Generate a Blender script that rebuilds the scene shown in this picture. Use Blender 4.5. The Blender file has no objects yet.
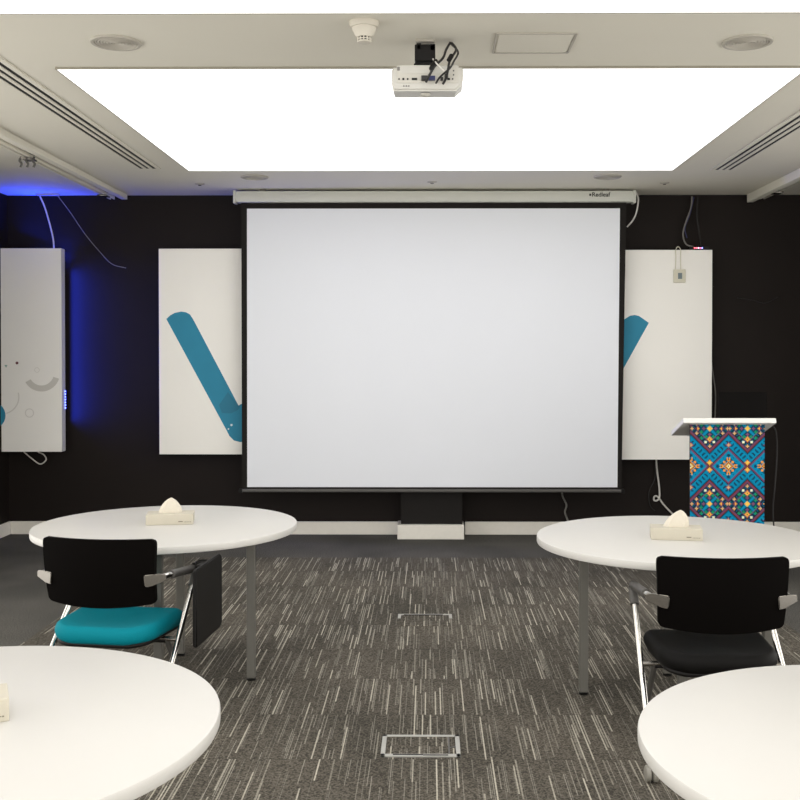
import bpy, bmesh, math, random
from mathutils import Vector, Matrix
PI = math.pi
random.seed(7)
scene = bpy.context.scene
COL = scene.collection

# ------------------------------------------------------------------ camera, world, exposure
F = 1040.0                       # focal length in pixels of an 800 px wide frame
EYE = 1.6
VX, VY = 429.0, 355.0            # where lines along the room vanish
cam_d = bpy.data.cameras.new('camera')
cam = bpy.data.objects.new('camera', cam_d)
COL.objects.link(cam)
cam.location = (0, 0, EYE)
YAW, PITCH = math.radians(0.35), math.radians(0.8)
cam.rotation_euler = (PI / 2 - PITCH, 0, YAW)
cam_d.sensor_width = 36
cam_d.lens = 36 * F / 800
cam_d.shift_x = -((VX - 400) - F * math.tan(YAW)) / 800
cam_d.shift_y = -((400 - VY) - F * math.tan(PITCH)) / 800
cam_d.clip_start = 0.05
scene.camera = cam

world = bpy.data.worlds.new('world')
scene.world = world
world.use_nodes = True
world.node_tree.nodes['Background'].inputs[0].default_value = (1.0, 0.97, 0.92, 1)
world.node_tree.nodes['Background'].inputs[1].default_value = 2.3

scene.view_settings.view_transform = 'Standard'
scene.view_settings.look = 'None'
scene.view_settings.gamma = 1
scene.view_settings.exposure = 0.12
PANEL_LIGHT = 1.3

# ------------------------------------------------------------------ materials
def lin(c):
    out = []
    for v in c[:3]:
        v = v / 255.0
        out.append(v / 12.92 if v <= 0.04045 else ((v + 0.055) / 1.055) ** 2.4)
    return (*out, 1.0)

def mat(name, rgb, rough=0.5, metal=0.0, noise=0.0, scale=30.0, bump=0.0, spec=0.5, sheen=0.0):
    """principled material with a little procedural variation"""
    m = bpy.data.materials.new(name)
    m.use_nodes = True
    nt = m.node_tree
    b = nt.nodes['Principled BSDF']
    b.inputs['Roughness'].default_value = rough
    b.inputs['Metallic'].default_value = metal
    b.inputs['Specular IOR Level'].default_value = spec
    if sheen:
        b.inputs['Sheen Weight'].default_value = sheen
    c = lin(rgb)
    tc = nt.nodes.new('ShaderNodeTexCoord')
    nz = nt.nodes.new('ShaderNodeTexNoise')
    nz.inputs['Scale'].default_value = scale
    nz.inputs['Detail'].default_value = 4
    nt.links.new(tc.outputs['Object'], nz.inputs['Vector'])
    ramp = nt.nodes.new('ShaderNodeValToRGB')
    ramp.color_ramp.elements[0].position = 0.3
    ramp.color_ramp.elements[1].position = 0.7
    ramp.color_ramp.elements[0].color = (*[v * (1 - noise) for v in c[:3]], 1)
    ramp.color_ramp.elements[1].color = (*[min(1, v * (1 + noise)) for v in c[:3]], 1)
    nt.links.new(nz.outputs['Fac'], ramp.inputs['Fac'])
    nt.links.new(ramp.outputs['Color'], b.inputs['Base Color'])
    if bump:
        bp = nt.nodes.new('ShaderNodeBump')
        bp.inputs['Strength'].default_value = bump
        bp.inputs['Distance'].default_value = 0.002
        nt.links.new(nz.outputs['Fac'], bp.inputs['Height'])
        nt.links.new(bp.outputs['Normal'], b.inputs['Normal'])
    return m

def emit(name, rgb, strength):
    m = bpy.data.materials.new(name)
    m.use_nodes = True
    b = m.node_tree.nodes['Principled BSDF']
    b.inputs['Base Color'].default_value = (0.8, 0.8, 0.8, 1)
    b.inputs['Emission Color'].default_value = lin(rgb)
    b.inputs['Emission Strength'].default_value = strength
    return m

M = {}
M['wall'] = mat('near_black_wall_paint', (27, 21, 18), 0.65, noise=0.10, scale=2.0, spec=0.18)
M['wall_light'] = mat('off_white_wall_paint', (222, 218, 208), 0.7, noise=0.02)
M['ceiling'] = mat('white_ceiling_paint', (222, 218, 205), 0.75, noise=0.015, scale=1.5)
M['skirt'] = mat('white_skirting_paint', (232, 228, 218), 0.45, noise=0.02)
M['panel'] = emit('stretched_light_fabric', (255, 254, 255), PANEL_LIGHT)
M['alu'] = mat('brushed_aluminium', (176, 175, 169), 0.5, 0.3, noise=0.05)
M['trim_grey'] = mat('grey_edge_profile', (150, 146, 132), 0.5)
M['caster'] = mat('grey_caster', (138, 135, 126), 0.45, noise=0.03)
M['table_white'] = mat('white_laminate', (206, 204, 199), 0.38, noise=0.008, scale=3, spec=0.3)
M['table_edge'] = mat('white_edge_band', (202, 200, 193), 0.4, noise=0.01)
M['leg_grey'] = mat('grey_powder_coat', (108, 106, 100), 0.4, noise=0.03, metal=0.2)
M['chrome'] = mat('polished_chrome', (225, 223, 218), 0.10, 1.0, noise=0.01)
M['satin'] = mat('satin_metal', (140, 136, 130), 0.25, 1.0, noise=0.02)
M['black_plastic'] = mat('black_plastic', (15, 13, 12), 0.5, noise=0.05, spec=0.25)
M['black_mesh'] = mat('black_backrest_fabric', (8, 6, 5), 0.85, noise=0.15, scale=300, bump=0.2, spec=0.06)
M['black_fabric'] = mat('black_seat_fabric', (11, 10, 9), 0.6, noise=0.12, scale=300, bump=0.2, spec=0.14)
M['teal_fabric'] = mat('teal_seat_fabric', (0, 125, 140), 0.7, noise=0.06, scale=300, bump=0.2, spec=0.12)
M['grey_plastic'] = mat('dark_grey_plastic', (82, 80, 77), 0.45, noise=0.04)
M['screen'] = mat('matte_projection_cloth', (232, 235, 241), 0.85, noise=0.004, scale=2, spec=0.1)
M['screen_black'] = mat('black_screen_border', (30, 27, 25), 0.8, noise=0.05, spec=0.2)
M['housing'] = mat('grey_white_screen_case', (200, 201, 192), 0.4, noise=0.01)
M['canvas'] = mat('white_board_face', (248, 246, 240), 0.7, noise=0.008, scale=2)
M['canvas_side'] = mat('board_side', (212, 210, 208), 0.6)
M['teal_print'] = mat('teal_print', (38, 134, 166), 0.7, noise=0.03, scale=8)
M['teal_dark'] = mat('dark_teal_print', (38, 120, 148), 0.7)
M['grey_print'] = mat('grey_print', (212, 209, 201), 0.6)
M['faint_print'] = mat('faint_print', (226, 223, 216), 0.6)
M['red_print'] = mat('dark_red_print', (90, 30, 40), 0.6)
M['green_print'] = mat('pale_green_print', (140, 170, 160), 0.6)
M['white_print'] = mat('white_print', (225, 235, 238), 0.6)
M['card'] = mat('cream_card', (196, 190, 174), 0.6, noise=0.015)
M['tissue'] = mat('soft_tissue', (214, 207, 192), 0.9, noise=0.02, scale=60)
M['ink'] = mat('grey_ink', (130, 124, 110), 0.7)
M['ink_black'] = mat('black_ink', (28, 28, 24), 0.7)
M['white_cable'] = mat('off_white_cable', (205, 202, 196), 0.5)
M['grey_cable'] = mat('grey_cable', (120, 117, 112), 0.5)
M['dark_cable'] = mat('black_cable', (30, 28, 27), 0.5)
M['proj_white'] = mat('white_projector_shell', (196, 194, 186), 0.4, noise=0.01)
M['proj_grey'] = mat('grey_projector_panel', (196, 193, 183), 0.5)
M['blue_plug'] = mat('blue_plug', (40, 46, 92), 0.5)
M['detector'] = mat('cream_plastic', (204, 198, 184), 0.5)
M['grille'] = mat('ceiling_grille', (176, 171, 160), 0.6, noise=0.02)
M['slot_black'] = mat('slot_shadow_black', (14, 13, 12), 0.8)
M['laptop'] = mat('laptop_black', (9, 7, 6), 0.7, noise=0.05, spec=0.08)
M['lectern_white'] = mat('white_lectern_top', (238, 236, 232), 0.4)
M['lectern_side'] = mat('dark_lectern_body', (25, 22, 20), 0.6, spec=0.2)
M['cream_plastic'] = mat('pale_cream_plastic', (214, 210, 190), 0.5)
M['lcd'] = mat('grey_small_display', (104, 118, 122), 0.3)
M['led_blue'] = emit('blue_leds', (8, 20, 255), 22.0)
M['led_dot'] = emit('blue_led_dots', (70, 90, 255), 8.0)
M['led_red'] = emit('red_led', (255, 20, 60), 5.0)
M['led_white'] = emit('pink_white_led', (255, 170, 220), 4.0)

def carpet(name, streaks):
    m = bpy.data.materials.new(name)
    m.use_nodes = True
    nt = m.node_tree
    N, L = nt.nodes, nt.links
    b = N['Principled BSDF']
    b.inputs['Roughness'].default_value = 0.95
    b.inputs['Specular IOR Level'].default_value = 0.1
    tc = N.new('ShaderNodeTexCoord')
    sp = N.new('ShaderNodeSeparateXYZ')
    L.new(tc.outputs['Object'], sp.inputs[0])

    def mth(op, a, bb=None, clamp=False):
        n = N.new('ShaderNodeMath')
        n.operation = op
        n.use_clamp = clamp
        for i, v in enumerate((a, bb)):
            if v is None:
                continue
            if isinstance(v, (int, float)):
                n.inputs[i].default_value = v
            else:
                L.new(v, n.inputs[i])
        return n.outputs[0]
    x, y = sp.outputs[0], sp.outputs[1]
    fine = N.new('ShaderNodeTexNoise')
    fine.inputs['Scale'].default_value = 130
    fine.inputs['Detail'].default_value = 3
    L.new(tc.outputs['Object'], fine.inputs['Vector'])
    big = N.new('ShaderNodeTexNoise')
    big.inputs['Scale'].default_value = 1.3
    big.inputs['Detail'].default_value = 2
    L.new(tc.outputs['Object'], big.inputs['Vector'])
    base = N.new('ShaderNodeValToRGB')
    e = base.color_ramp.elements
    e[0].position, e[1].position = 0.38, 0.62
    if streaks:
        e[0].color, e[1].color = lin((62, 59, 54)), lin((108, 103, 95))
    else:
        e[0].color, e[1].color = lin((62, 61, 59)), lin((108, 106, 102))
    L.new(fine.outputs['Fac'], base.inputs['Fac'])
    mix0 = N.new('ShaderNodeMix'); mix0.data_type = 'RGBA'; mix0.blend_type = 'MULTIPLY'
    mix0.inputs[0].default_value = 1.0
    r2 = N.new('ShaderNodeValToRGB')
    r2.color_ramp.elements[0].position, r2.color_ramp.elements[1].position = 0.35, 0.65
    r2.color_ramp.elements[0].color = (0.72, 0.72, 0.70, 1)
    r2.color_ramp.elements[1].color = (1.1, 1.08, 1.04, 1)
    L.new(big.outputs['Fac'], r2.inputs['Fac'])
    L.new(base.outputs['Color'], mix0.inputs[6])
    L.new(r2.outputs['Color'], mix0.inputs[7])
    col = mix0.outputs[2]
    T = 0.511
    ty = mth('DIVIDE', mth('SUBTRACT', y, 8.17), T)
    row = mth('FLOOR', ty)
    fy = mth('FRACT', ty)
    if streaks:
        for k, (w, dens, lo, hi) in enumerate(((0.0070, 0.44, 0.08, 0.42), (0.0115, 0.27, 0.18, 0.62))):
            cx = mth('DIVIDE', mth('ADD', x, 3.1 * k + 20), w)
            ci = mth('FLOOR', cx)
            fx = mth('FRACT', cx)
            wn = N.new('ShaderNodeTexWhiteNoise')
            wn.noise_dimensions = '2D'
            cv = N.new('ShaderNodeCombineXYZ')
            L.new(ci, cv.inputs[0]); L.new(mth('ADD', row, 31.7 * (k + 1)), cv.inputs[1])
            L.new(cv.outputs[0], wn.inputs['Vector'])
            sc = N.new('ShaderNodeSeparateColor')
            L.new(wn.outputs['Color'], sc.inputs[0])
            wn2 = N.new('ShaderNodeTexWhiteNoise')
            wn2.noise_dimensions = '2D'
            cv2 = N.new('ShaderNodeCombineXYZ')
            L.new(ci, cv2.inputs[0]); L.new(mth('ADD', row, 77.3 * (k + 1)), cv2.inputs[1])
            L.new(cv2.outputs[0], wn2.inputs['Vector'])
            on = mth('LESS_THAN', wn2.outputs['Value'], dens)
            start = mth('SUBTRACT', mth('MULTIPLY', sc.outputs[0], 1.2), 0.5)
            ln = mth('ADD', mth('MULTIPLY', sc.outputs[1], 0.75), 0.40)
            a = mth('GREATER_THAN', fy, start)
            bb = mth('LESS_THAN', fy, mth('ADD', start, ln))
            inx = mth('LESS_THAN', fx, 0.52)
            msk = mth('MULTIPLY', mth('MULTIPLY', on, a), mth('MULTIPLY', bb, inx))
            br = mth('ADD', mth('MULTIPLY', sc.outputs[2], hi - lo), lo)
            fac = mth('MULTIPLY', msk, br)
            fac = mth('MULTIPLY', fac, mth('ADD', mth('MULTIPLY', fine.outputs['Fac'], 1.0), 0.6))
            mx = N.new('ShaderNodeMix'); mx.data_type = 'RGBA'
            L.new(fac, mx.inputs[0])
            L.new(col, mx.inputs[6])
            mx.inputs[7].default_value = lin((208, 202, 186) if k else (184, 179, 167))
            col = mx.outputs[2]
    # thin joints between rows of tiles
    edge = mth('LESS_THAN', mth('MULTIPLY', fy, T), 0.004)
    mj = N.new('ShaderNodeMix'); mj.data_type = 'RGBA'
    L.new(mth('MULTIPLY', edge, 0.35), mj.inputs[0])
    L.new(col, mj.inputs[6])
    mj.inputs[7].default_value = lin((50, 47, 43))
    L.new(mj.outputs[2], b.inputs['Base Color'])
    bp = N.new('ShaderNodeBump')
    bp.inputs['Strength'].default_value = 0.5
    bp.inputs['Distance'].default_value = 0.003
    L.new(fine.outputs['Fac'], bp.inputs['Height'])
    L.new(bp.outputs['Normal'], b.inputs['Normal'])
    return m
M['carpet_plain'] = carpet('plain_grey_carpet', False)
M['carpet_streak'] = carpet('streaked_grey_carpet', True)

# ------------------------------------------------------------------ mesh helpers
CAMROT = cam.rotation_euler.to_matrix()
def ray(px, py):
    return CAMROT @ Vector(((px - 400) / F + cam_d.shift_x * 800 / F, (400 - py) / F + cam_d.shift_y * 800 / F, -1))
def at(px, py, Y):
    d = ray(px, py)
    return d * (Y / d.y) + Vector((0, 0, EYE))
def at_h(px, py, h):
    d = ray(px, py)
    return d * ((h - EYE) / d.z) + Vector((0, 0, EYE))

def new_obj(name, bm, m=None, parent=None, smooth=False, loc=None):
    me = bpy.data.meshes.new(name)
    bmesh.ops.recalc_face_normals(bm, faces=bm.faces)
    bm.to_mesh(me); bm.free()
    if m is not None:
        for mm in (m if isinstance(m, (list, tuple)) else [m]):
            me.materials.append(mm)
    if smooth:
        for p in me.polygons:
            p.use_smooth = True
        try:
            me.set_sharp_from_angle(angle=math.radians(40))
        except Exception:
            pass
    o = bpy.data.objects.new(name, me)
    COL.objects.link(o)
    if parent is not None:
        o.parent = parent
    if loc is not None:
        o.location = loc
    return o

def box(bm, c, s, rot=None, bevel=0.0, seg=2):
    t = bmesh.new()
    bmesh.ops.create_cube(t, size=1)
    bmesh.ops.scale(t, vec=s, verts=t.verts)
    if bevel:
        bmesh.ops.bevel(t, geom=t.edges[:], offset=bevel, segments=seg, affect='EDGES', profile=0.5)
    if rot is not None:
        bmesh.ops.transform(t, matrix=rot.to_4x4() if isinstance(rot, Matrix) else rot, verts=t.verts)
    bmesh.ops.translate(t, vec=c, verts=t.verts)
    me = bpy.data.meshes.new('t'); t.to_mesh(me); t.free()
    bm.from_mesh(me); bpy.data.meshes.remove(me)
    return bm

def bx(c, s, **k):
    return box(bmesh.new(), c, s, **k)

def bx2(a, b, **k):
    return bx([(i + j) / 2 for i, j in zip(a, b)], [abs(j - i) for i, j in zip(a, b)], **k)

def catmull(pts, n=8):
    pts = [Vector(p) for p in pts]
    if len(pts) < 3:
        return pts
    P = [pts[0] * 2 - pts[1]] + pts + [pts[-1] * 2 - pts[-2]]
    out = []
    for i in range(1, len(P) - 2):
        for j in range(n):
            t = j / n
            a, b, c, d = P[i - 1], P[i], P[i + 1], P[i + 2]
            out.append(0.5 * ((2 * b) + (c - a) * t + (2 * a - 5 * b + 4 * c - d) * t * t + (3 * b - a - 3 * c + d) * t ** 3))
    out.append(pts[-1])
    return out

def fillet(pts, r, n=6):
    """round the corners of a polyline"""
    pts = [Vector(p) for p in pts]
    out = [pts[0]]
    for i in range(1, len(pts) - 1):
        a, b, c = pts[i - 1], pts[i], pts[i + 1]
        d1, d2 = (a - b), (c - b)
        rr = min(r, d1.length * 0.49, d2.length * 0.49)
        p, q = b + d1.normalized() * rr, b + d2.normalized() * rr
        for k in range(n + 1):
            t = k / n
            out.append(p * (1 - t) ** 2 + b * 2 * t * (1 - t) + q * t * t)
    out.append(pts[-1])
    return out

def tube(bm, pts, r, seg=10, cap=True):
    pts = [Vector(p) for p in pts]
    n = len(pts)
    rs = r if isinstance(r, (list, tuple)) else [r] * n
    up = None
    rings = []
    for i, p in enumerate(pts):
        d = (pts[min(i + 1, n - 1)] - pts[max(i - 1, 0)]).normalized()
        if up is None:
            a = Vector((0, 0, 1)) if abs(d.z) < 0.9 else Vector((1, 0, 0))
            up = (a - d * a.dot(d)).normalized()
        else:
            up = (up - d * up.dot(d)).normalized()
        s = d.cross(up)
        rings.append([bm.verts.new(p + (up * math.cos(2 * PI * k / seg) + s * math.sin(2 * PI * k / seg)) * rs[i]) for k in range(seg)])
    for a, b in zip(rings, rings[1:]):
        for k in range(seg):
            bm.faces.new((a[k], a[(k + 1) % seg], b[(k + 1) % seg], b[k]))
    if cap:
        bm.faces.new(rings[0][::-1]); bm.faces.new(rings[-1])
    return bm

def lathe(bm, prof, seg=32, c=(0, 0, 0)):
    """prof: list of (radius, z)"""
    c = Vector(c)
    rings = []
    for r, z in prof:
        if r < 1e-6:
            rings.append([bm.verts.new(c + Vector((0, 0, z)))])
        else:
            rings.append([bm.verts.new(c + Vector((r * math.cos(2 * PI * k / seg), r * math.sin(2 * PI * k / seg), z))) for k in range(seg)])
    for a, b in zip(rings, rings[1:]):
        for k in range(seg):
            k2 = (k + 1) % seg
            if len(a) == 1 and len(b) == 1:
                continue
            if len(a) == 1:
                bm.faces.new((a[0], b[k], b[k2]))
            elif len(b) == 1:
                bm.faces.new((a[k], a[k2], b[0]))
            else:
                bm.faces.new((a[k], a[k2], b[k2], b[k]))
    return bm

def rrect(w, d, r, n=6):
    pts = []
    for cx, cy, a0 in ((w / 2 - r, d / 2 - r, 0), (-w / 2 + r, d / 2 - r, 90), (-w / 2 + r, -d / 2 + r, 180), (w / 2 - r, -d / 2 + r, 270)):
        for k in range(n + 1):
            a = math.radians(a0 + 90 * k / n)
            pts.append((cx + r * math.cos(a), cy + r * math.sin(a)))
    return pts

def prism_xz(bm, pts, y0, y1):
    """solid from an outline in the x-z plane"""
    a = [bm.verts.new((x, y0, z)) for x, z in pts]
    b = [bm.verts.new((x, y1, z)) for x, z in pts]
    bm.faces.new(a); bm.faces.new(b[::-1])
    n = len(pts)
    for i in range(n):
        j = (i + 1) % n
        bm.faces.new((a[j], a[i], b[i], b[j]))
    return bm

def thing(name, label, cat, loc=(0, 0, 0), rz=0.0, group=None):
    o = bpy.data.objects.new(name, None)
    o.empty_display_size = 0.1
    COL.objects.link(o)
    o.location = loc
    o.rotation_euler = (0, 0, rz)
    return tag(o, label, cat, group)

def tag(o, label, cat, group=None):
    o['label'] = label; o['category'] = cat
    if group:
        o['group'] = group
    return o

def struct(o):
    o['kind'] = 'structure'
    return o

def copy_tree(o, parent=None):
    c = o.copy(); COL.objects.link(c)
    if parent is not None:
        c.parent = parent
    for ch in list(o.children):
        copy_tree(ch, c)
    return c

# ------------------------------------------------------------------ the setting
CEIL = 3.02
WY = 9.26
LX, RX = -3.755, 3.95
Y0 = -2.2
struct(new_obj('floor', bx2((LX - .1, Y0, -0.1), (RX + .1, WY + .1, 0)), M['carpet_plain']))
# the streaked carpet tiles laid as a field in the middle of the room
cf = new_obj('floor_carpet_field', bx2((-2.25, Y0, 0.0005), (2.12, 8.17, 0.004)), M['carpet_streak'])
struct(cf)
struct(new_obj('ceiling', bx2((LX - .1, Y0, CEIL), (RX + .1, WY + .1, CEIL + .12)), M['ceiling']))
struct(new_obj('wall_front', bx2((LX - .1, WY, 0), (RX + .1, WY + .1, CEIL)), M['wall']))
struct(new_obj('wall_left', bx2((LX - .1, 7.0, 0), (LX, WY, CEIL)), M['wall']))
struct(new_obj('wall_right', bx2((RX, 7.0, 0), (RX + .1, WY, CEIL)), M['wall']))
for n_, xw in ((1, LX - .05), (2, RX + .05)):     # added frames round unseen, unglazed side openings that let the world light in
    bm = bmesh.new()
    for k in range(6):
        box(bm, (xw, Y0 + .04 + k * 1.825, CEIL / 2), (.07, .06, CEIL))
    box(bm, (xw, (Y0 + 7) / 2, .04), (.07, 7 - Y0, .08)); box(bm, (xw, (Y0 + 7) / 2, CEIL - .04), (.07, 7 - Y0, .08))
    struct(new_obj('added_bay_frame_%d' % n_, bm, M['trim_grey']))
PX0, PX1, PY = -0.245, 0.29, 9.03
struct(new_obj('wall_pilaster', bx2((PX0, PY + .02, 0), (PX1, WY, CEIL)), M['lectern_side']))
bh = 0.115
def skirting(name, a, b):
    struct(new_obj(name, bx2(a, b, bevel=0.004), M['skirt']))
skirting('baseboard_front', (LX + .02, WY - .018, 0), (PX0 - .03, WY, bh))
skirting('baseboard_front_right', (PX1 + .03, WY - .018, 0), (RX - .02, WY, bh))
skirting('baseboard_left', (LX, 7.0, 0), (LX + .018, WY, bh))
skirting('baseboard_right', (RX - .018, 7.0, 0), (RX, WY, bh))
skirting('baseboard_pilaster', (PX0 - .03, PY - .03, 0), (PX1 + .015, WY - .02, 0.125))

# ------------------------------------------------------------------ ceiling light panels
def light_panel(x0, x1, y0, y1, label):
    t = thing('ceiling_light_panel', label, 'ceiling light', ((x0 + x1) / 2, (y0 + y1) / 2, CEIL - .004))
    w, d = x1 - x0, y1 - y0
    new_obj('diffuser', bx((0, 0, -.001), (w, d, .008)), M['panel'], t)
    bm = bmesh.new()
    e = 0.004
    for c, s in (((0, -d / 2 - e / 2, -.002), (w + 2 * e, e, .012)), ((0, d / 2 + e / 2, -.002), (w + 2 * e, e, .012)),
                 ((-w / 2 - e / 2, 0, -.002), (e, d, .012)), ((w / 2 + e / 2, 0, -.002), (e, d, .012))):
        box(bm, c, s)
    new_obj('edge_frame', bm, M['trim_grey'], t)
light_panel(-1.84, 1.86, 5.14, 7.98, 'large glowing white ceiling panel nearest the projection screen')
light_panel(-1.95, 1.95, 0.6, 4.31, 'glowing white ceiling panel cut off by the top edge of the picture')

# ------------------------------------------------------------------ linear air diffusers
def slot_diffuser(x, y0, y1, label):
    t = thing('slot_diffuser', label, 'air vent', (x, (y0 + y1) / 2, CEIL), 0, 'long slot vents in the ceiling')
    L_ = y1 - y0
    new_obj('back_box', bx((0, 0, -.002), (.125, L_ - .02, .004)), M['slot_black'], t)
    fr = bmesh.new()
    for sx in (-1, 1):
        box(fr, (sx * .077, 0, -.004), (.03, L_, .008))
    for sy in (-1, 1):
        box(fr, (0, sy * (L_ / 2 - .005), -.004), (.125, .012, .008))
    new_obj('frame', fr, M['ceiling'], t)
    for sx in (-.0235, .0235):
        new_obj('blade', bx((sx, 0, -.0045), (.022, L_ - .024, .009)), M['ceiling'], t)
slot_diffuser(-2.13, 3.6, 7.92, 'long three-slot air vent left of the light panel')
slot_diffuser(2.245, 3.6, 8.0, 'long three-slot air vent right of the light panel')

# ------------------------------------------------------------------ ceiling rails
def rail(name, x, y0, y1, label, side, hh):
    t = thing(name, label, 'ceiling rail', (x, 0, CEIL))
    ym, L_ = (y0 + y1) / 2, y1 - y0
    new_obj('trunking', bx((0, ym, -hh / 2), (.055, L_, hh), bevel=.004), M['ceiling'], t)
    r = bmesh.new()
    xs = side * .09
    for a in (-.017, .017):
        box(r, (xs + a, ym, -.038), (.008, L_ - .1, .024))
    box(r, (xs, ym, -.024), (.042, L_ - .1, .006))
    new_obj('track', r, M['ceiling'], t)
    new_obj('track_groove', bx((xs, ym, -.0285), (.024, L_ - .12, .004)), M['slot_black'], t)
    for yy in ([y1 - .3, 7.25] if side < 0 else [y1 - .45, 5.5]):
        c = bmesh.new()
        box(c, (xs, yy, -.012), (.07, .10, .024), bevel=.004)
        box(c, (xs, yy, -.056), (.075, .12, .012), bevel=.003)
        new_obj('clamp', c, M['satin'], t, smooth=True)
    return t, xs
lr, xs = rail('ceiling_track', -2.70, 3.2, 9.22, 'white surface-mounted double rail on the left side of the ceiling', -1, .042)
for k in range(3):
    pts = [(xs - .03 + k * .045, 7.2, -.05), (xs - .04 + k * .045, 7.19, -.075), (xs - .022 + k * .045, 7.18, -.10), (xs - .03 + k * .045, 7.18, -.125)]
    new_obj('hanging_hook', tube(bmesh.new(), catmull(pts), .008, 8), M['grey_plastic'], lr, smooth=True)
rail('ceiling_track', 2.84, 3.2, 9.24, 'white surface-mounted rail on the right side of the ceiling', 1, .07)

# ------------------------------------------------------------------ ceiling fittings
def round_grille(x, y, r, label, cat='ceiling speaker', name='ceiling_speaker', group=None):
    t = thing(name, label, cat, (x, y, CEIL), 0, group)
    new_obj('rim', lathe(bmesh.new(), [(r, 0), (r, -.006), (r * .97, -.010), (r * .86, -.010), (r * .84, -.004), (r * .84, 0)], 40), M['grille'], t, smooth=True)
    bm = bmesh.new()
    prof = []
    n = 7
    for k in range(n * 2 + 1):
        rr = r * .84 * (1 - k / (n * 2 + .5))
        prof.append((max(rr, 0.001), -.004 - (.004 if k % 2 else 0)))
    prof.append((0, -.004))
    lathe(bm, prof, 40)
    new_obj('grille', bm, M['grille'], t, smooth=False)
    return t
G1 = 'round ceiling grilles'
round_grille(-1.42, 4.73, .113, 'larger round grille in the ceiling at upper left, above the slot vent')
round_grille(1.442, 4.74, .113, 'larger round grille in the ceiling at upper right')
round_grille(-1.39, 8.30, .11, 'round grille flush with the ceiling above the left end of the screen case')
round_grille(1.42, 8.30, .11, 'round grille flush with the ceiling above the right end of the screen case')

def sprinkler(x, y, label):
    t = thing('sprinkler_head', label, 'sprinkler', (x, y, CEIL), 0)
    new_obj('escutcheon', lathe(bmesh.new(), [(.040, 0), (.038, -.005), (.016, -.010), (0, -.010)], 24), M['grille'], t, smooth=True)
    new_obj('deflector', lathe(bmesh.new(), [(0, -.010), (.006, -.010), (.006, -.012), (.014, -.012), (.014, -.015), (0, -.015)], 16), M['satin'], t, smooth=True)
sprinkler(-1.90, 8.63, 'small round ceiling sprinkler left of the screen case')
sprinkler(.025, 8.55, 'small round ceiling sprinkler above the middle of the screen')
sprinkler(1.94, 8.60, 'small round ceiling sprinkler right of the screen case')

# smoke detector
t = thing('smoke_detector', 'white domed smoke detector on the ceiling left of the projector', 'smoke detector', (-.277, 4.46, CEIL))
new_obj('base', lathe(bmesh.new(), [(.064, 0), (.064, -.008), (.058, -.022), (.054, -.024), (0, -.024)], 40), M['detector'], t, smooth=True)
new_obj('dome', lathe(bmesh.new(), [(.052, -.024), (.052, -.03), (.045, -.045), (.034, -.062), (.034, -.064), (0, -.064)], 40), M['detector'], t, smooth=True)
new_obj('chamber', lathe(bmesh.new(), [(.026, -.064), (.026, -.082), (0, -.082)], 24), M['slot_black'], t)
cg = bmesh.new()
for k in range(12):
    a = 2 * PI * k / 12
    box(cg, (.029 * math.cos(a), .029 * math.sin(a), -.073), (.005, .005, .02), rot=Matrix.Rotation(a, 3, 'Z'))
lathe(cg, [(.031, -.071), (.032, -.072), (.031, -.075), (.027, -.075), (.027, -.071), (.031, -.071)], 24)
lathe(cg, [(.031, -.081), (.028, -.086), (0, -.088), (0, -.080), (.031, -.080)], 24)
new_obj('cage', cg, M['detector'], t)

# access hatch
t = thing('access_hatch', 'square access hatch in the ceiling right of the projector', 'hatch', (.475, 4.755, CEIL))
w, d = .35, .29
fr = bmesh.new()
for c, s in (((0, -d / 2, -.003), (w, .010, .006)), ((0, d / 2, -.003), (w, .010, .006)), ((-w / 2, 0, -.003), (.010, d, .006)), ((w / 2, 0, -.003), (.010, d, .006))):
    box(fr, c, s)
new_obj('frame', fr, M['grille'], t)
new_obj('hatch_door', bx((0, 0, -.002), (w - .018, d - .018, .004)), M['ceiling'], t)

# ------------------------------------------------------------------ projector
t = thing('projector', 'white projector hanging from the ceiling in front of the light panel', 'projector', (-.006, 4.73, CEIL))
pz0, pz1 = 2.765 - CEIL, 2.868 - CEIL
yb, yf = -.13, .09
bm = bmesh.new()
prof = [(-.155, pz0 + .012), (-.150, pz0), (.125, pz0), (.145, pz0 + .02), (.156, pz0 + .05), (.158, pz1 - .012), (.150, pz1), (-.150, pz1), (-.158, pz1 - .012), (-.158, pz0 + .03)]
prism_xz(bm, prof, yb, yf)
bmesh.ops.bevel(bm, geom=[e for e in bm.edges if abs(e.verts[0].co.y - e.verts[1].co.y) < 1e-5], offset=.008, segments=3, affect='EDGES')
for v in bm.verts:                 # the underside rises towards the lens
    if v.co.y > 0 and v.co.z < pz0 + .04:
        v.co.z += .022
new_obj('body', bm, M['proj_white'], t, smooth=True)
new_obj('connector_panel', bx((0, yb - .001, pz0 + .072), (.272, .004, .078), bevel=.001), M['proj_grey'], t)
new_obj('label_strip', bx((-.01, yb - .004, pz0 + .091), (.23, .002, .033)), M['proj_white'], t)
new_obj('vent_window', bx((-.128, yb - .004, pz0 + .095), (.012, .003, .016)), M['grey_cable'], t)
for px_, w_, h_ in ((-.126, .006, .006), (-.107, .009, .009), (-.088, .007, .007), (-.058, .024, .009), (.092, .012, .009), (.110, .006, .006)):
    new_obj('port', bx((px_, yb - .004, pz0 + .050), (w_, .004, h_)), M['ink_black'], t)
for k in range(2):
    new_obj('screw', bx((.114, yb - .004, pz0 + .068 + k * .018), (.006, .004, .006)), M['grey_plastic'], t)
for k in range(3):
    new_obj('button', bx((-.105 + k * .011, yb - .0015, pz0 + .020), (.006, .005, .004)), M['grey_plastic'], t)
new_obj('plug', bx((-.014, yb - .012, pz0 + .051), (.028, .024, .020), bevel=.002), M['dark_cable'], t)
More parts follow.
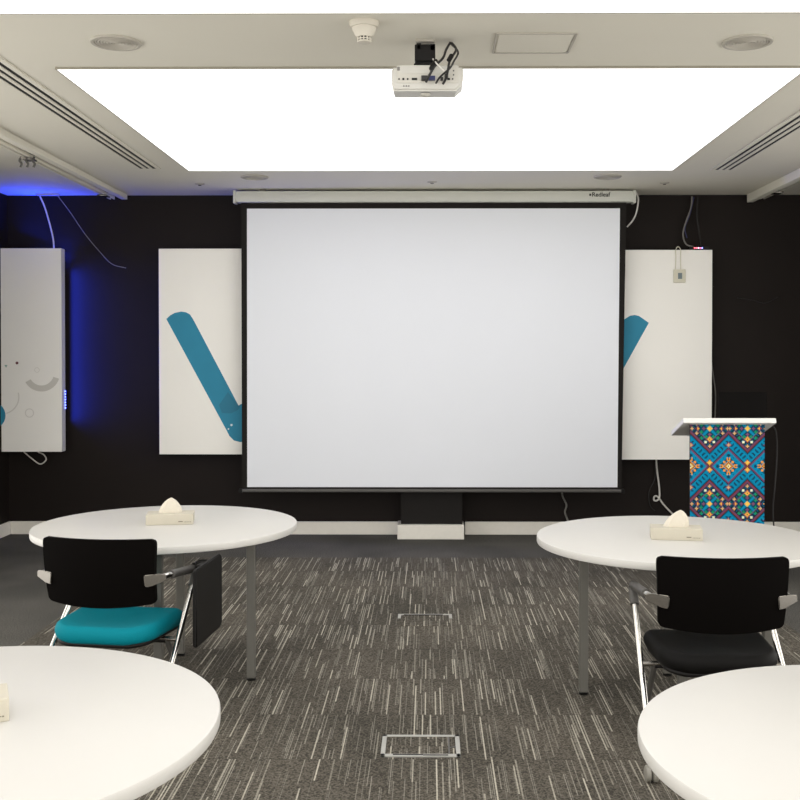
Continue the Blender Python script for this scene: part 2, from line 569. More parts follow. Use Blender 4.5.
new_obj('plug', bx((.018, yb - .012, pz0 + .051), (.030, .024, .018), bevel=.002), M['blue_plug'], t)
new_obj('plug', bx((.062, yb - .010, pz0 + .048), (.012, .020, .014), bevel=.002), M['dark_cable'], t)
new_obj('plug', bx((.082, yb - .010, pz0 + .062), (.016, .020, .018), bevel=.003), M['dark_cable'], t)
new_obj('foot', lathe(bmesh.new(), [(.022, pz0), (.022, pz0 - .006), (.016, pz0 - .012), (0, pz0 - .012)], 20, (-.01, yb + .06, 0)), M['proj_grey'], t, smooth=True)
new_obj('lens', lathe(bmesh.new(), [(0, 0), (.032, 0), (.032, .02), (.026, .022), (0, .016)], 24), M['black_plastic'], t, smooth=True).matrix_local = Matrix.Translation((.08, yf - .005, pz0 + .06)) @ Matrix.Rotation(-PI / 2, 4, 'X')
mb = bmesh.new()
box(mb, (-.012, .0, -.006), (.085, .08, .012), bevel=.002)
box(mb, (-.012, .01, -.035), (.034, .034, .06))
new_obj('ceiling_plate', mb, M['grille'], t)
mb = bmesh.new()
box(mb, (-.012, -.02, -.066), (.092, .07, .075), bevel=.004)
box(mb, (-.040, -.03, -.038), (.02, .05, .03), bevel=.003)
box(mb, (.022, -.03, -.042), (.024, .05, .03), bevel=.003)
box(mb, (-.012, -.01, -.135), (.10, .10, .04), bevel=.003)
new_obj('mount_bracket', mb, M['black_plastic'], t)

def cable(label, pts, r, m, name='cable', n=8, group=None, seg=8):
    pp = [Vector(p) for p in pts]
    org = pp[0].copy()
    o = new_obj(name, tube(bmesh.new(), catmull([p - org for p in pp], n), r, seg), m, smooth=True, loc=org)
    return tag(o, label, 'cable', group)
YB = 4.585
gp = 'black cables behind the projector'
cable('black cable arching from the ceiling down to the left plug of the projector', [at(450, 43, 4.72), at(446, 50, 4.62), at(443, 58, YB - .03), at(435, 66, YB - .05), at(430, 74, YB - .05), at(426, 82, YB - .02)], .0055, M['dark_cable'])
cable('black cable looping from the ceiling down to the right plug of the projector', [at(452, 43, 4.72), at(456, 50, 4.62), at(450, 60, YB - .04), at(448, 70, YB - .06), at(446, 78, YB - .04), at(443, 84, YB - .02)], .0055, M['dark_cable'])
cable('thin black cable on the outside of the bundle behind the projector', [at(450, 42.5, 4.74), at(458, 52, 4.64), at(454, 61, YB - .07), at(450, 68, YB - .09), at(440, 77, YB - .06), at(436, 83, YB - .02)], .0045, M['dark_cable'])
cable('short white cable crossing the black ones behind the projector', [at(433, 59, YB - .02), at(438, 65, YB - .075), at(444, 71, YB - .10)], .0035, M['white_cable'])
for (a, b, lb) in (((430.5, 70), (436.5, 60), 'black ferrite bead on the left projector cable'), ((448.5, 61), (452, 55), 'black ferrite bead on the right projector cable')):
    p, q = at(*a, YB - .055), at(*b, YB - .035)
    o = new_obj('ferrite_bead', tube(bmesh.new(), [(0, 0, 0), (q - p) * .1, (q - p) * .9, q - p], [.006, .0105, .0105, .006], 12), M['black_plastic'], smooth=True, loc=p)
    tag(o, lb, 'cable clip')

# ------------------------------------------------------------------ projection screen
SY = 8.95
def X(px, Y): return at(px, VY, Y).x
def Z(py, Y): return at(VX, py, Y).z
t = thing('projection_screen', 'large pulled-down projection screen with black border on the dark wall', 'projection screen', ((X(234, SY) + X(635, SY)) / 2, SY, CEIL))
ox = t.location.x
hx0, hx1 = X(234.5, SY) - ox, X(634.5, SY) - ox
zt, zb = Z(191.5, SY) - CEIL, Z(203, SY) - CEIL
new_obj('casing', bx2((hx0 + .02, -.05, zb + .002), (hx1 - .02, .05, zt), bevel=.012), M['housing'], t, smooth=True)
for sx in (hx0 + .012, hx1 - .012):
    new_obj('end_cap', bx((sx, 0, (zt + zb) / 2 - .002), (.024, .11, zt - zb + .01), bevel=.006), M['housing'], t, smooth=True)
for sx in (hx0 + .25, hx1 - .25):
    new_obj('ceiling_bracket', bx((sx, 0, zt / 2 + .002), (.05, .07, -zt), bevel=.002), M['satin'], t)
CY = .0
cx0, cx1 = X(241.5, SY) - ox, X(626, SY) - ox
bx0, bx1 = X(240.5, SY) - ox, X(623, SY) - ox
cb = Z(488.5, SY) - CEIL
# cloth: white face, black borders; slightly narrower at the bottom than at the top
def quad_strip(name, xa0, xa1, za, xb0, xb1, zbm, y, th, m):
    bm = bmesh.new()
    vs = []
    for yy in (y, y + th):
        vs.append([bm.verts.new(v) for v in ((xa0, yy, za), (xa1, yy, za), (xb1, yy, zbm), (xb0, yy, zbm))])
    a, b = vs
    bm.faces.new(a); bm.faces.new(b[::-1])
    for i in range(4):
        j = (i + 1) % 4
        bm.faces.new((a[j], a[i], b[i], b[j]))
    return new_obj(name, bm, m, t)
quad_strip('backing', cx0, cx1, zb + .004, bx0 + .01, bx1 - .01, cb - .02, .004, .003, M['screen_black'])
quad_strip('screen_cloth', cx0 + .05, cx1 - .055, Z(208.5, SY) - CEIL, bx0 + .055, bx1 - .045, Z(487.2, SY) - CEIL, .001, .0025, M['screen'])
bw = bmesh.new()
box(bw, ((bx0 + bx1) / 2, .0, cb - .018), (bx1 - bx0, .032, .026), bevel=.006)
new_obj('weight_bar', bw, M['grey_plastic'], t, smooth=True)
for sx in (bx0, bx1):
    new_obj('bar_end', bx((sx, 0, cb - .020), (.03, .038, .036), bevel=.004), M['black_plastic'], t)

def text_obj(name, s, size, m, parent, loc, rot, ext=.0006, bold=0.0):
    cu = bpy.data.curves.new(name, 'FONT')
    cu.body = s; cu.size = size; cu.extrude = ext; cu.offset = bold
    cu.align_x = 'CENTER'; cu.align_y = 'CENTER'
    tmp = bpy.data.objects.new(name, cu)
    COL.objects.link(tmp)
    dg = bpy.context.evaluated_depsgraph_get()
    me = bpy.data.meshes.new_from_object(tmp.evaluated_get(dg))
    bpy.data.objects.remove(tmp); bpy.data.curves.remove(cu)
    me.materials.clear(); me.materials.append(m)
    o = bpy.data.objects.new(name, me); COL.objects.link(o)
    o.parent = parent; o.location = loc; o.rotation_euler = rot
    return o
text_obj('brand_lettering', 'Redleaf', .052, M['ink_black'], t, (X(599.5, SY) - ox, -.0508, Z(195.8, SY) - CEIL), (PI / 2, 0, 0), bold=.0009)
new_obj('brand_mark', bx((X(589, SY) - ox, -.0505, Z(195.8, SY) - CEIL), (.016, .001, .018), bevel=.0004), M['ink_black'], t)

# ------------------------------------------------------------------ wall boards
BY, BT = 9.09, .085
def board(x0, x1, z0, z1, label):
    b = thing('wall_board', label, 'wall board', (x0, BY, z0))
    new_obj('panel', bx2((0, 0, 0), (x1 - x0, BT, z1 - z0), bevel=.003), M['canvas'], b)
    for fx in (.15, .85):
        new_obj('wall_batten', bx2(((x1 - x0) * fx - .03, BT, .2), ((x1 - x0) * fx + .03, WY - BY, z1 - z0 - .2)), M['black_plastic'], b)
    return b
def on_board(b, name, pts, m, lift=.0015):
    """outline in picture coordinates on the board face -> thin printed shape"""
    P = [at(px, py, BY) for px, py in pts]
    return new_obj(name, prism_xz(bmesh.new(), [(p.x - b.location.x, p.z - b.location.z) for p in P], -lift, .001), m, b)
def arc_pts(cx, cy, r, a0, a1, n=14):
    return [(cx + r * math.cos(math.radians(a0 + (a1 - a0) * k / n)), cy + r * math.sin(math.radians(a0 + (a1 - a0) * k / n))) for k in range(n + 1)]
zt_, zb_ = Z(248, BY), Z(452, BY)
B1 = board(LX + .004, X(61.5, BY), zb_, zt_, 'white board at the far left with a grey arc and blue light behind it')
B2 = board(X(159, BY), -.42, Z(454.5, BY), Z(248.5, BY), 'white board with teal stroke left of the projection screen')
B3 = board(.46, X(712, BY), Z(459.5, BY), Z(250, BY), 'white board with teal stroke right of the projection screen')
new_obj('side_trim', bx2((X(61.5, BY) - B1.location.x - .001, .001, .004), (X(61.5, BY) - B1.location.x + .003, BT - .002, zt_ - zb_ - .004)), M['canvas_side'], B1)
stroke = [(166.4, 319), (170, 315.5), (174.5, 313), (181, 311.6), (186, 312.3), (190, 314.5), (193, 319), (238.5, 405.5), (243, 403), (270, 350), (296, 366), (262, 426), (252, 438), (246, 441.5), (240, 442), (234, 440.5), (229.5, 436), (227, 431)]
on_board(B2, 'teal_stroke', stroke, M['teal_print'])
on_board(B2, 'fold_print', [(219, 405), (228, 392), (238.5, 405.5), (242, 404), (238, 410), (231, 413.5), (222, 413)], M['teal_dark'], .0022)  # darker overlap printed where the stroke folds
for a in ((231.5, 425, 1.2), (228.5, 429, .8)):
    on_board(B2, 'white_fleck', arc_pts(*a, 0, 324, 9), M['white_print'], .0024)
on_board(B3, 'teal_stroke', [(620, 323), (624.8, 319), (630, 315.8), (634.5, 315), (639, 316), (648.8, 322.8), (624.8, 366), (592, 424), (565, 424)], M['teal_print'])
on_board(B1, 'teal_disc', [p for p in arc_pts(-8, 415.5, 13.5, -52, 52, 14)] , M['teal_print'])
arc = arc_pts(41.5, 373, 18.5, 150, 18, 16) + arc_pts(41.5, 373, 12.5, 18, 150, 16)
on_board(B1, 'grey_arc', arc, M['grey_print'])
on_board(B1, 'faint_arc', arc_pts(2, 397, 17.5, 75, -15, 10) + arc_pts(2, 397, 16.3, -15, 75, 10), M['faint_print'])
def ring(b, name, cx, cy, r, w, m):
    p = at(cx, cy, BY)
    bm = bmesh.new()
    R1, R0 = r * BY / F, (r - w) * BY / F
    lathe(bm, [(R1, 0), (R1, .0012), (R0, .0012), (R0, 0), (R1, 0)], 24)
    o = new_obj(name, bm, m, b)
    o.matrix_local = Matrix.Translation((p.x - b.location.x, 0, p.z - b.location.z)) @ Matrix.Rotation(PI / 2, 4, 'X')
ring(B1, 'faint_ring', 37, 370, 2.6, .5, M['faint_print'])
ring(B1, 'gear_ring', 29.5, 413, 4.6, .9, M['faint_print'])
on_board(B1, 'red_dot', arc_pts(17, 363, 1.4, 0, 324, 9), M['red_print'])
on_board(B1, 'green_triangle', [(4.5, 365), (7.5, 365), (6, 367.6)], M['green_print'])
# blue led strips stuck round the back of the left board
def led_bar(label, loc, direction, length, power, along, spread):
    o = thing('led_bar', label, 'light strip', loc)
    d = Vector(direction).normalized()
    q = Vector(along)
    new_obj('holder', bx((0, 0, 0), [length if abs(c) > .5 else .016 for c in q], bevel=.002), M['black_plastic'], o)
    ld = bpy.data.lights.new('blue_light', 'AREA')
    ld.shape = 'RECTANGLE'; ld.size = length; ld.size_y = .04
    ld.color = (0.015, 0.05, 1.0); ld.energy = power; ld.spread = math.radians(spread)
    lo = bpy.data.objects.new('blue_light', ld); COL.objects.link(lo); lo.parent = o
    z = -d; x = q.normalized(); y = z.cross(x)
    lo.matrix_local = Matrix.Translation(d * .016) @ Matrix((x, y, z)).transposed().to_4x4()
    return o
led_bar('blue light bar behind the right edge of the far left board', (X(61.5, BY) - .03, WY - .055, zb_ + .93), (1, .10, 0), 1.35, 13, (0, 0, 1), 100)
led_bar('blue light bar behind the top edge of the far left board', (LX + .29, BY + BT + .02, zt_ - .02), (.8, -.3, 1), .5, 6.5, (1, 0, 0), 110)
for k in range(7):
    new_obj('led_chip', bx2((X(61.5, BY) - B1.location.x + .003, BT * .8, Z(391 + k * 2.8, BY) - zb_), (X(61.5, BY) - B1.location.x + .009, BT * .95, Z(392.3 + k * 2.8, BY) - zb_)), M['led_dot'], B1)

# small hanging display tag and led controller on the right board
t = thing('hanging_thermometer', 'small cream hanging tag with grey display clipped over the right board', 'thermometer', at(679.5, 276, BY - .012))
def rel(px, py, dy=0.0):
    p = at(px, py, BY) - Vector((0, 0, 0)); q = t.location
    return (p.x - q.x, dy, p.z - q.z)
w1 = X(685.5, BY) - X(673.5, BY)
new_obj('case', bx((0, 0, 0), (w1, .014, .115), bevel=.004), M['cream_plastic'], t)
new_obj('display', bx((0.003, -.008, .0), (.035, .003, .052)), M['lcd'], t)
new_obj('loop', tube(bmesh.new(), catmull([rel(675, 271), rel(675.5, 258), rel(675.5, 250, 0), rel(677.8, 246.8, .003), rel(680.3, 250, 0), rel(680.3, 258), rel(680.5, 271)]), .0035, 8), M['cream_plastic'], t, smooth=True)
t = thing('led_controller', 'small black box with red and blue lights on top of the right board', 'controller', (X(700, BY), BY + .045, Z(250, BY)))
new_obj('case', bx((0, 0, .016), (.16, .05, .03), bevel=.003), M['black_plastic'], t)
for dx, mm in ((-.045, M['led_red']), (-.03, M['led_red']), (-.012, M['led_white']), (.004, M['led_red']), (.02, M['led_dot'])):
    new_obj('indicator_light', bx((dx, -.027, .018), (.010, .004, .010)), mm, t)

# ------------------------------------------------------------------ loose cables by the wall
CB = WY - .02
cable('white cable hanging from the ceiling to the top of the far left board', [at(40, 196.2, CB - .1), at(45, 208, CB - .1), at(50, 225, CB - .09), at(53, 238, CB - .08), at(54, 249, CB - .06)], .007, M['white_cable'])
cable('thin dark cable swaying down the wall right of the far left board', [at(58, 196.2, CB - .05), at(70, 212, CB - .02), at(85, 234, CB), at(100, 252, CB), at(112, 264, CB), at(126, 268, CB)], .0035, M['grey_cable'])
cable('white cable loop under the far left board', [at(24, 452, CB - .06), at(31, 458, CB - .08), at(40, 464, CB - .10), at(46, 460, CB - .09), at(44, 455, CB - .07), at(38, 452, CB - .05)], .006, M['white_cable'])
cable('white cable hanging from the right end of the screen case', [at(636.6, 192.5, SY + .02), at(638.3, 200, SY + .03), at(636.5, 212, SY + .05), at(633, 220, SY + .07), at(627, 227, SY + .09)], .007, M['white_cable'])
cable('grey cable below the screen running down to the skirting board', [at(561, 484, CB), at(562.5, 496, CB), at(566.5, 505, CB), at(565, 512, CB), at(568, 521, CB)], .008, M['grey_cable'])
cable('white looped cable hanging below the right board', [at(656, 455, CB - .01), at(657, 470, CB), at(659, 485, CB), at(659.5, 497, CB - .01), at(657, 500.5, CB - .03), at(654, 500, CB - .03), at(654.5, 496.5, CB - .02), at(658, 497, CB - .005), at(664, 505, CB), at(674, 515.5, CB), at(682, 524, CB)], .008, M['white_cable'])
cable('thin dark cable beside the white looped one below the right board', [at(655, 462, CB), at(655, 478, CB), at(649, 492, CB), at(650, 505, CB), at(655, 511, CB)], .004, M['dark_cable'])
cable('grey cable hanging beside the right edge of the right board', [at(709, 345, CB), at(711, 360, CB), at(713, 374, CB), at(715.5, 395, CB), at(714.5, 425, CB)], .006, M['grey_cable'])
cable('black cable from the ceiling to the light controller', [at(692, 196.5, CB - .03), at(691, 208, CB - .04), at(686, 222, CB - .05), at(683, 234, CB - .04), at(686, 244, CB - .06), at(694, 247, CB - .1)], .007, M['grey_cable'])
cable('second black cable dropping from the ceiling above the right board', [at(698, 196.5, CB - .03), at(697, 215, CB - .04), at(699, 232, CB - .05), at(701, 246, CB - .10)], .007, M['dark_cable'])
cable('blue cable among the black ones above the right board', [at(694, 197, CB - .03), at(690, 214, CB - .05), at(685, 228, CB - .05), at(687, 238, CB - .05)], .004, M['blue_plug'])
cable('loose dark cable draped on the black wall right of the right board', [at(737, 298, WY - .003), at(752, 300, WY - .003), at(765, 303, WY - .003), at(778, 297, WY - .003)], .004, M['dark_cable'])
t = thing('cable_gland', 'small ceiling cable outlet above the far left board', 'cable outlet', (at(47, 196.2, CB - .1).x, CB - .08, CEIL))
new_obj('plate', bx((0, 0, -.008), (.20, .05, .016), bevel=.003), M['grille'], t)

# ------------------------------------------------------------------ lectern
LY = 7.2
lx0, lx1 = X(690.5, LY), X(765, LY)
lw = lx1 - lx0
t = thing('lectern', 'lectern with colourful cross-stitch patterned front and white sloping top', 'lectern', ((lx0 + lx1) / 2, LY, 0))
COLS = {'T': (0, 132, 172), 'N': (10, 66, 92), 'P': (104, 66, 100), 'K': (24, 40, 52), 'Y': (236, 196, 84), 'O': (226, 150, 66), 'W': (226, 232, 196), 'G': (28, 142, 98), 'M': (122, 76, 110), 'B': (214, 172, 120), 'R': (128, 52, 50), 'D': (0, 96, 134)}
keys = list(COLS)
cell_m = {k: mat('stitch_' + n_, COLS[k], 0.85, noise=0.05, scale=200, spec=.15) for k, n_ in
          zip(keys, ('teal', 'navy', 'purple', 'black', 'yellow', 'orange', 'cream', 'green', 'mauve', 'tan', 'red', 'blue'))}
def dia(du, dv, r): return abs(du) + abs(dv) <= r
def stitch(i, j):
    """embroidery chart: i cells from a star column, j cells from a star row"""
    u = abs(((i + 16) % 32) - 16)
    v = abs(((j + 32) % 64) - 32)
    s = u + v
    if s <= 13:                                   # star in its blue diamond
        if s == 0: return 'R'
        if s <= 2: return 'W' if s == 1 else 'Y'
        if s == 3: return 'R'
        if s == 4: return 'O'
        if (u, v) in ((5, 1), (5, 0), (1, 5), (0, 5), (6, 1), (1, 6), (3, 3), (4, 4), (3, 4), (4, 3), (7, 1), (1, 7)): return 'O'
        if u == 0 and v == 6 or v == 0 and u == 6: return 'K'
        if dia(u - 9, v, 1) or dia(u, v - 9, 1): return 'N'
        if s <= 8 and s >= 6 and u > 1 and v > 1: return 'N'
        if s == 11 and (u % 3 == 1): return 'D'
        return 'T'
    if s in (14, 15):
        if u >= 15: return 'R'
        return 'P'
    if s < 28:
        if dia(u - 16, v - 3, 1): return 'Y'
        if dia(u - 16, v - 3, 2): return 'O'
        if dia(u, v - 18, 1): return 'B'
        if dia(u, v - 18, 2): return 'M'
        if s == 16: return 'K'
        if s in (19, 20, 21, 22, 23):
            return 'N' if (u - v) % 5 in (0, 1) else 'T'
        if s == 26: return 'D'
        if s == 27: return 'K'
        return 'T'
    a, b = 16 - u, 32 - v                          # distances from a flower centre
    d = a + b
    if d >= 18: return 'P' if d < 20 else 'R'
    if d == 17: return 'K'
    for ca, cb_, c in ((0, 15, 'B'), (3.5, 11.5, 'W'), (7, 8, 'G'), (11, 4, 'B'), (15, 0, 'B')):
        q = abs(a - ca) + abs(b - cb_)
        if q <= 1.5: return c
    if d >= 13:
        return 'K' if (a + 2 * b) % 3 else 'D'
    if d == 12: return 'P' if a != 0 else 'R'
    for ca, cb_ in ((0, 9), (11, 0)):
        q = abs(a - ca) + abs(b - cb_)
        if q == 0: return 'R'
        if q <= 2: return 'Y' if q == 1 else 'O'
    if dia(a - 4, b - 8, 1) or dia(a - 8, b - 4, 1): return 'G'
    if dia(a - 3, b - 7, 1) or dia(a - 7, b - 3, 1): return 'G'
    if a == 0 and b <= 2 or b == 0 and a <= 2 or (a == 1 and b == 1): return 'Y'
    if dia(a, b - 5, 1) or dia(a - 5, b, 1): return 'M'
    if a == b or abs(a - b) == 1: return 'T'
    if a > 10 or b > 10: return 'M'
    return 'N'
cs = 5.9 / 5 * LY / F
nc = int(round(lw / cs)); cs = lw / nc
zc = Z(466, LY)   # height of the star row
xc = X(728.4, LY) - t.location.x
ztop = 1.12
bm = bmesh.new()
nr = int(1.10 / cs)
ci0 = -int((xc + lw / 2) / cs)
grid = {}
for j in range(nr + 1):
    for i in range(nc + 1):
        grid[i, j] = bm.verts.new((-lw / 2 + i * cs, 0, ztop - j * cs))
js = (ztop - zc) / cs
is_ = (xc + lw / 2) / cs
for j in range(nr):
    for i in range(nc):
        f = bm.faces.new((grid[i, j], grid[i + 1, j], grid[i + 1, j + 1], grid[i, j + 1]))
        f.material_index = keys.index(stitch(int(math.floor(i + .5 - is_ + .5)), int(math.floor(j + .5 - js + .5))))
new_obj('patterned_front', bm, [cell_m[k] for k in keys], t).location = (0, -.001, 0)
new_obj('front_board', bx2((-lw / 2, 0, .005), (lw / 2, .022, ztop)), M['lectern_side'], t)
new_obj('cabinet', bx2((-lw / 2 + .10, .022, .03), (lw / 2 - .06, .30, 1.03)), M['lectern_side'], t)
new_obj('base', bx2((-lw / 2 + .06, .0, 0), (lw / 2 - .02, .36, .03)), M['lectern_side'], t)
tilt = math.atan2(.115, .36)
sx0, sx1 = X(683, LY - .02) - t.location.x, X(776, LY - .02) - t.location.x
TW = sx1 - sx0
Rt = Matrix.Rotation(-tilt, 4, 'X')
top_z = 1.6 - (421 - 355) / F * (LY - .02)
top = new_obj('sloping_top', bx((0, .19, -.018), (TW, .38, .036), bevel=.005), M['lectern_white'], t)
top.matrix_local = Matrix.Translation(((sx0 + sx1) / 2, -.03, top_z + .022)) @ Rt
# laptop
lap = thing('laptop', 'open black laptop on top of the lectern', 'laptop')
lap.matrix_world = Matrix.Translation(t.location) @ Matrix.Translation(((sx0 + sx1) / 2, -.03, top_z + .022)) @ Rt @ Matrix.Translation((.125 - .0, .10, .001))
new_obj('base', bx((0, .12, .009), (.335, .24, .018), bevel=.003), M['laptop'], lap)
lid = new_obj('lid', bx((0, 0, .095), (.335, .010, .19), bevel=.003), M['laptop'], lap)
lid.matrix_local = Matrix.Translation((0, 0, .016)) @ Matrix.Rotation(tilt - .10, 4, 'X')
new_obj('display', bx((0, .006, .095), (.31, .002, .165)), M['ink_black'], lid)
kb = bmesh.new()
for r_ in range(5):
    for c_ in range(14):
        box(kb, (-.143 + c_ * .022, .045 + r_ * .02, .0195), (.018, .016, .003))
new_obj('keyboard', kb, M['black_plastic'], lap)
cable('dark cable hanging down the right side of the lectern', [at(771, 424, 7.34), at(776, 432, 7.36), at(777, 455, 7.38), at(775, 485, 7.38), at(773, 515, 7.38), at(777, 560, 7.38), Vector((2.42, 7.40, .012)), Vector((2.40, 7.62, .008))], .005, M['dark_cable'])

# ------------------------------------------------------------------ floor boxes
def floor_box(x0, x1, y0, y1, label, worn=False):
    t = thing('floor_box', label, 'floor box', ((x0 + x1) / 2, (y0 + y1) / 2, .004), 0)
    w, d = x1 - x0, y1 - y0
    e = .018
    fr = bmesh.new()
    parts = [((0, d / 2 - e / 2, .003), (w, e, .006))]
    if worn:
        parts += [((-w / 2 + e / 2, d / 2 - .05, .003), (e, .09, .006)), ((w / 2 - e / 2, d / 2 - .05, .003), (e, .09, .006))]
    else:
        parts += [((0, -d / 2 + .012, .003), (w, .024, .006)), ((-w / 2 + e / 2, 0, .003), (e, d, .006)), ((w / 2 - e / 2, 0, .003), (e, d, .006))]
    for c, s in parts:
        box(fr, c, s, bevel=.001)
    new_obj('metal_frame', fr, M['alu'], t)
    new_obj('carpet_inlay', bx((0, .004, .0018), (w - 2 * e - .004, d - 2 * e - .004, .0032)), M['carpet_streak'], t)
    if worn:
        new_obj('slot', bx((-.01, d / 2 - .02, .005), (.24, .008, .004)), M['slot_black'], t)
    else:
        new_obj('slot', bx((-.05, -d / 2 + .014, .0055), (.12, .009, .003)), M['slot_black'], t)
        new_obj('slot', bx((.06, -d / 2 + .010, .0055), (.10, .009, .003)), M['slot_black'], t)
        c = bmesh.new()
        box(c, (w / 2 - .045, .0, .0045), (.006, d - .05, .003))
        box(c, (w / 2 - .03, -.02, .0045), (.03, .006, .003), rot=Matrix.Rotation(.5, 3, 'Z'))
        new_obj('lid_clip', c, M['grey_plastic'], t)
Yb0, Yb1 = at_h(420, 758.5, 0).y, at_h(420, 737, 0).y
floor_box(X(380, Yb0), X(461, Yb0), Yb0, Yb1, 'metal-framed floor socket box in the aisle nearest the camera')
Yc0, Yc1 = at_h(425, 628, 0).y, at_h(425, 615.5, 0).y
floor_box(X(398, Yc1 - .03), X(452, Yc1 - .03), Yc0, Yc1, 'floor socket box further up the aisle towards the screen', True)

# ------------------------------------------------------------------ tables
TH, TR = .737, .66
def table(cx, cy, mirror, label, TR=TR):
    t = thing('round_table', label, 'table', (cx, cy, 0), 0, None)
    new_obj('tabletop', lathe(bmesh.new(), [(0, TH - .036), (TR - .010, TH - .036), (TR - .002, TH - .033), (TR, TH - .028), (TR, TH - .007), (TR - .002, TH - .002), (TR - .007, TH), (0, TH)], 128), M['table_white'], t, smooth=True)
    legs = LEGS[mirror]
    for lx, ly in legs:
        lg = bmesh.new()
        box(lg, (lx, ly, (TH - .036) / 2 + .008), (.04, .04, TH - .036 - .016), rot=None, bevel=.004)
        o = new_obj('leg', lg, M['leg_grey'], t)
        new_obj('glide', lathe(bmesh.new(), [(0, 0.004), (.022, 0.004), (.022, .012), (.01, .016), (0, .016)], 16, (lx, ly, 0)), M['black_plastic'], o)
    fr = bmesh.new()
    for i in range(4):
        a, b = Vector((*legs[i], TH - .046)), Vector((*legs[(i + 1) % 4], TH - .046))
        d = b - a
        box(fr, (a + b) / 2, (d.length - .03, .022, .019), rot=Matrix.Rotation(math.atan2(d.y, d.x), 3, 'Z'))
    new_obj('under_frame', fr, M['leg_grey'], t)
    return t
LEGS = {1: [(.467, -.215), (.06, -.40), (-.39, .0), (.02, .20)],
        -1: [(-.448, -.05), (-.075, -.43), (.386, -.14), (.013, .24)]}
TBL = {}
TBL['bl'] = table(-1.340, 5.30, 1, 'round white table behind the teal-seated chair, at the left')
TBL['br'] = table(1.175, 4.93, -1, 'round white table behind the black-seated chair, at the right')
TBL['fl'] = table(-1.160, 2.415, 1, 'round white table in the lower left foreground, cut off by the frame')
TBL['fr'] = table(1.075, 2.30, -1, 'round white table in the lower right foreground, cut off by the frame', .60)

# ------------------------------------------------------------------ tissue boxes
def tissue_box(cx, cy, rz, label, lean, hgt, big=False):
    t = thing('tissue_box', label, 'tissue box', (cx, cy, TH), rz, 'tissue boxes on the round tables')
    new_obj('carton', bx((0, 0, .0275), (.235, .125, .055), bevel=.0025), M['card'], t)
    # tissue: a pinched sheet standing up out of the slot
    bm = bmesh.new()
    n, m_ = 14, 10
    rings = []
    for k in range(m_ + 1):
        v = k / m_
        zz = .055 + hgt * v
        wd = .056 * (1 - v ** 1.7) ** .75 + .003
        th = .020 * (1 - v ** 1.4) ** .7 + .002
        ox_ = lean * v
        rings.append([bm.verts.new((ox_ + wd * math.cos(2 * PI * i / n) , th * math.sin(2 * PI * i / n) * (1 + .35 * math.sin(5 * 2 * PI * i / n)), zz)) for i in range(n)])
    for a, b in zip(rings, rings[1:]):
        for i in range(n):
            bm.faces.new((a[i], a[(i + 1) % n], b[(i + 1) % n], b[i]))
    bm.faces.new(rings[-1]); bm.faces.new(rings[0][::-1])
    new_obj('tissue', bm, M['tissue'], t, smooth=True)
    bm = bmesh.new()
    box(bm, (.055, -.0628, .016), (.022, .0008, .005))
    for k in range(6):
        box(bm, (.074 + k * .006, -.0628, .0135), (.0045, .0008, .0022 + .0012 * (k % 2)))
    new_obj('printed_mark', bm, M['ink'], t)
    return t
def ytab(py): return (EYE - TH) * F / (py - VY)
yy = ytab(525.5); tissue_box(X(167, yy), yy + .06, .16, 'cream tissue box on the round table at the back left', .004, .075)
yy = ytab(540.5); tissue_box(X(679.5, yy), yy + .06, -.16, 'cream tissue box on the round table at the back right, before the lectern', .022, .078)
yy = ytab(721); tissue_box(X(11.5, yy) - .135, yy - .01, .42, 'cream tissue box at the left edge of the picture on the foreground table', -.0, .055)

# ------------------------------------------------------------------ chairs
def padded(W, D, T_, r, edge, dish, front_drop, zc_):
    """cushion with rounded plan and rolled edge"""
    bm = bmesh.new()
    rings = []
    out = rrect(W, D, r, 7)
    lev = []
    for k in range(9):
        a = math.radians(-90 + 180 * k / 8)
        lev.append((edge * (1 - math.cos(a)), T_ / 2 * math.sin(a)))
    def zoff(x, y):
        return -front_drop * max(0, (y / (D / 2))) ** 3 + .012 * (x / (W / 2)) ** 2
    def tp(y): return 1 + .055 * y / (D / 2)
    for ins, z in lev:
        kx, ky = (W / 2 - ins) / (W / 2), (D / 2 - ins) / (D / 2)
        rings.append([bm.verts.new((x * kx * tp(y * ky), y * ky, zc_ + z + zoff(x * kx, y * ky))) for x, y in out])
    ins = lev[-1][0]
    for q in (.85, .65, .42, .2):
        kx, ky = (W / 2 - ins) / (W / 2) * q, (D / 2 - ins) / (D / 2) * q
        rings.append([bm.verts.new((x * kx * tp(y * ky), y * ky, zc_ + T_ / 2 - dish * (1 - q) ** .8 + zoff(x * kx, y * ky))) for x, y in out])
    n = len(out)
    for a, b in zip(rings, rings[1:]):
        for i in range(n):
            bm.faces.new((a[i], a[(i + 1) % n], b[(i + 1) % n], b[i]))
    bm.faces.new(rings[0][::-1]); bm.faces.new(rings[-1])
    return bm

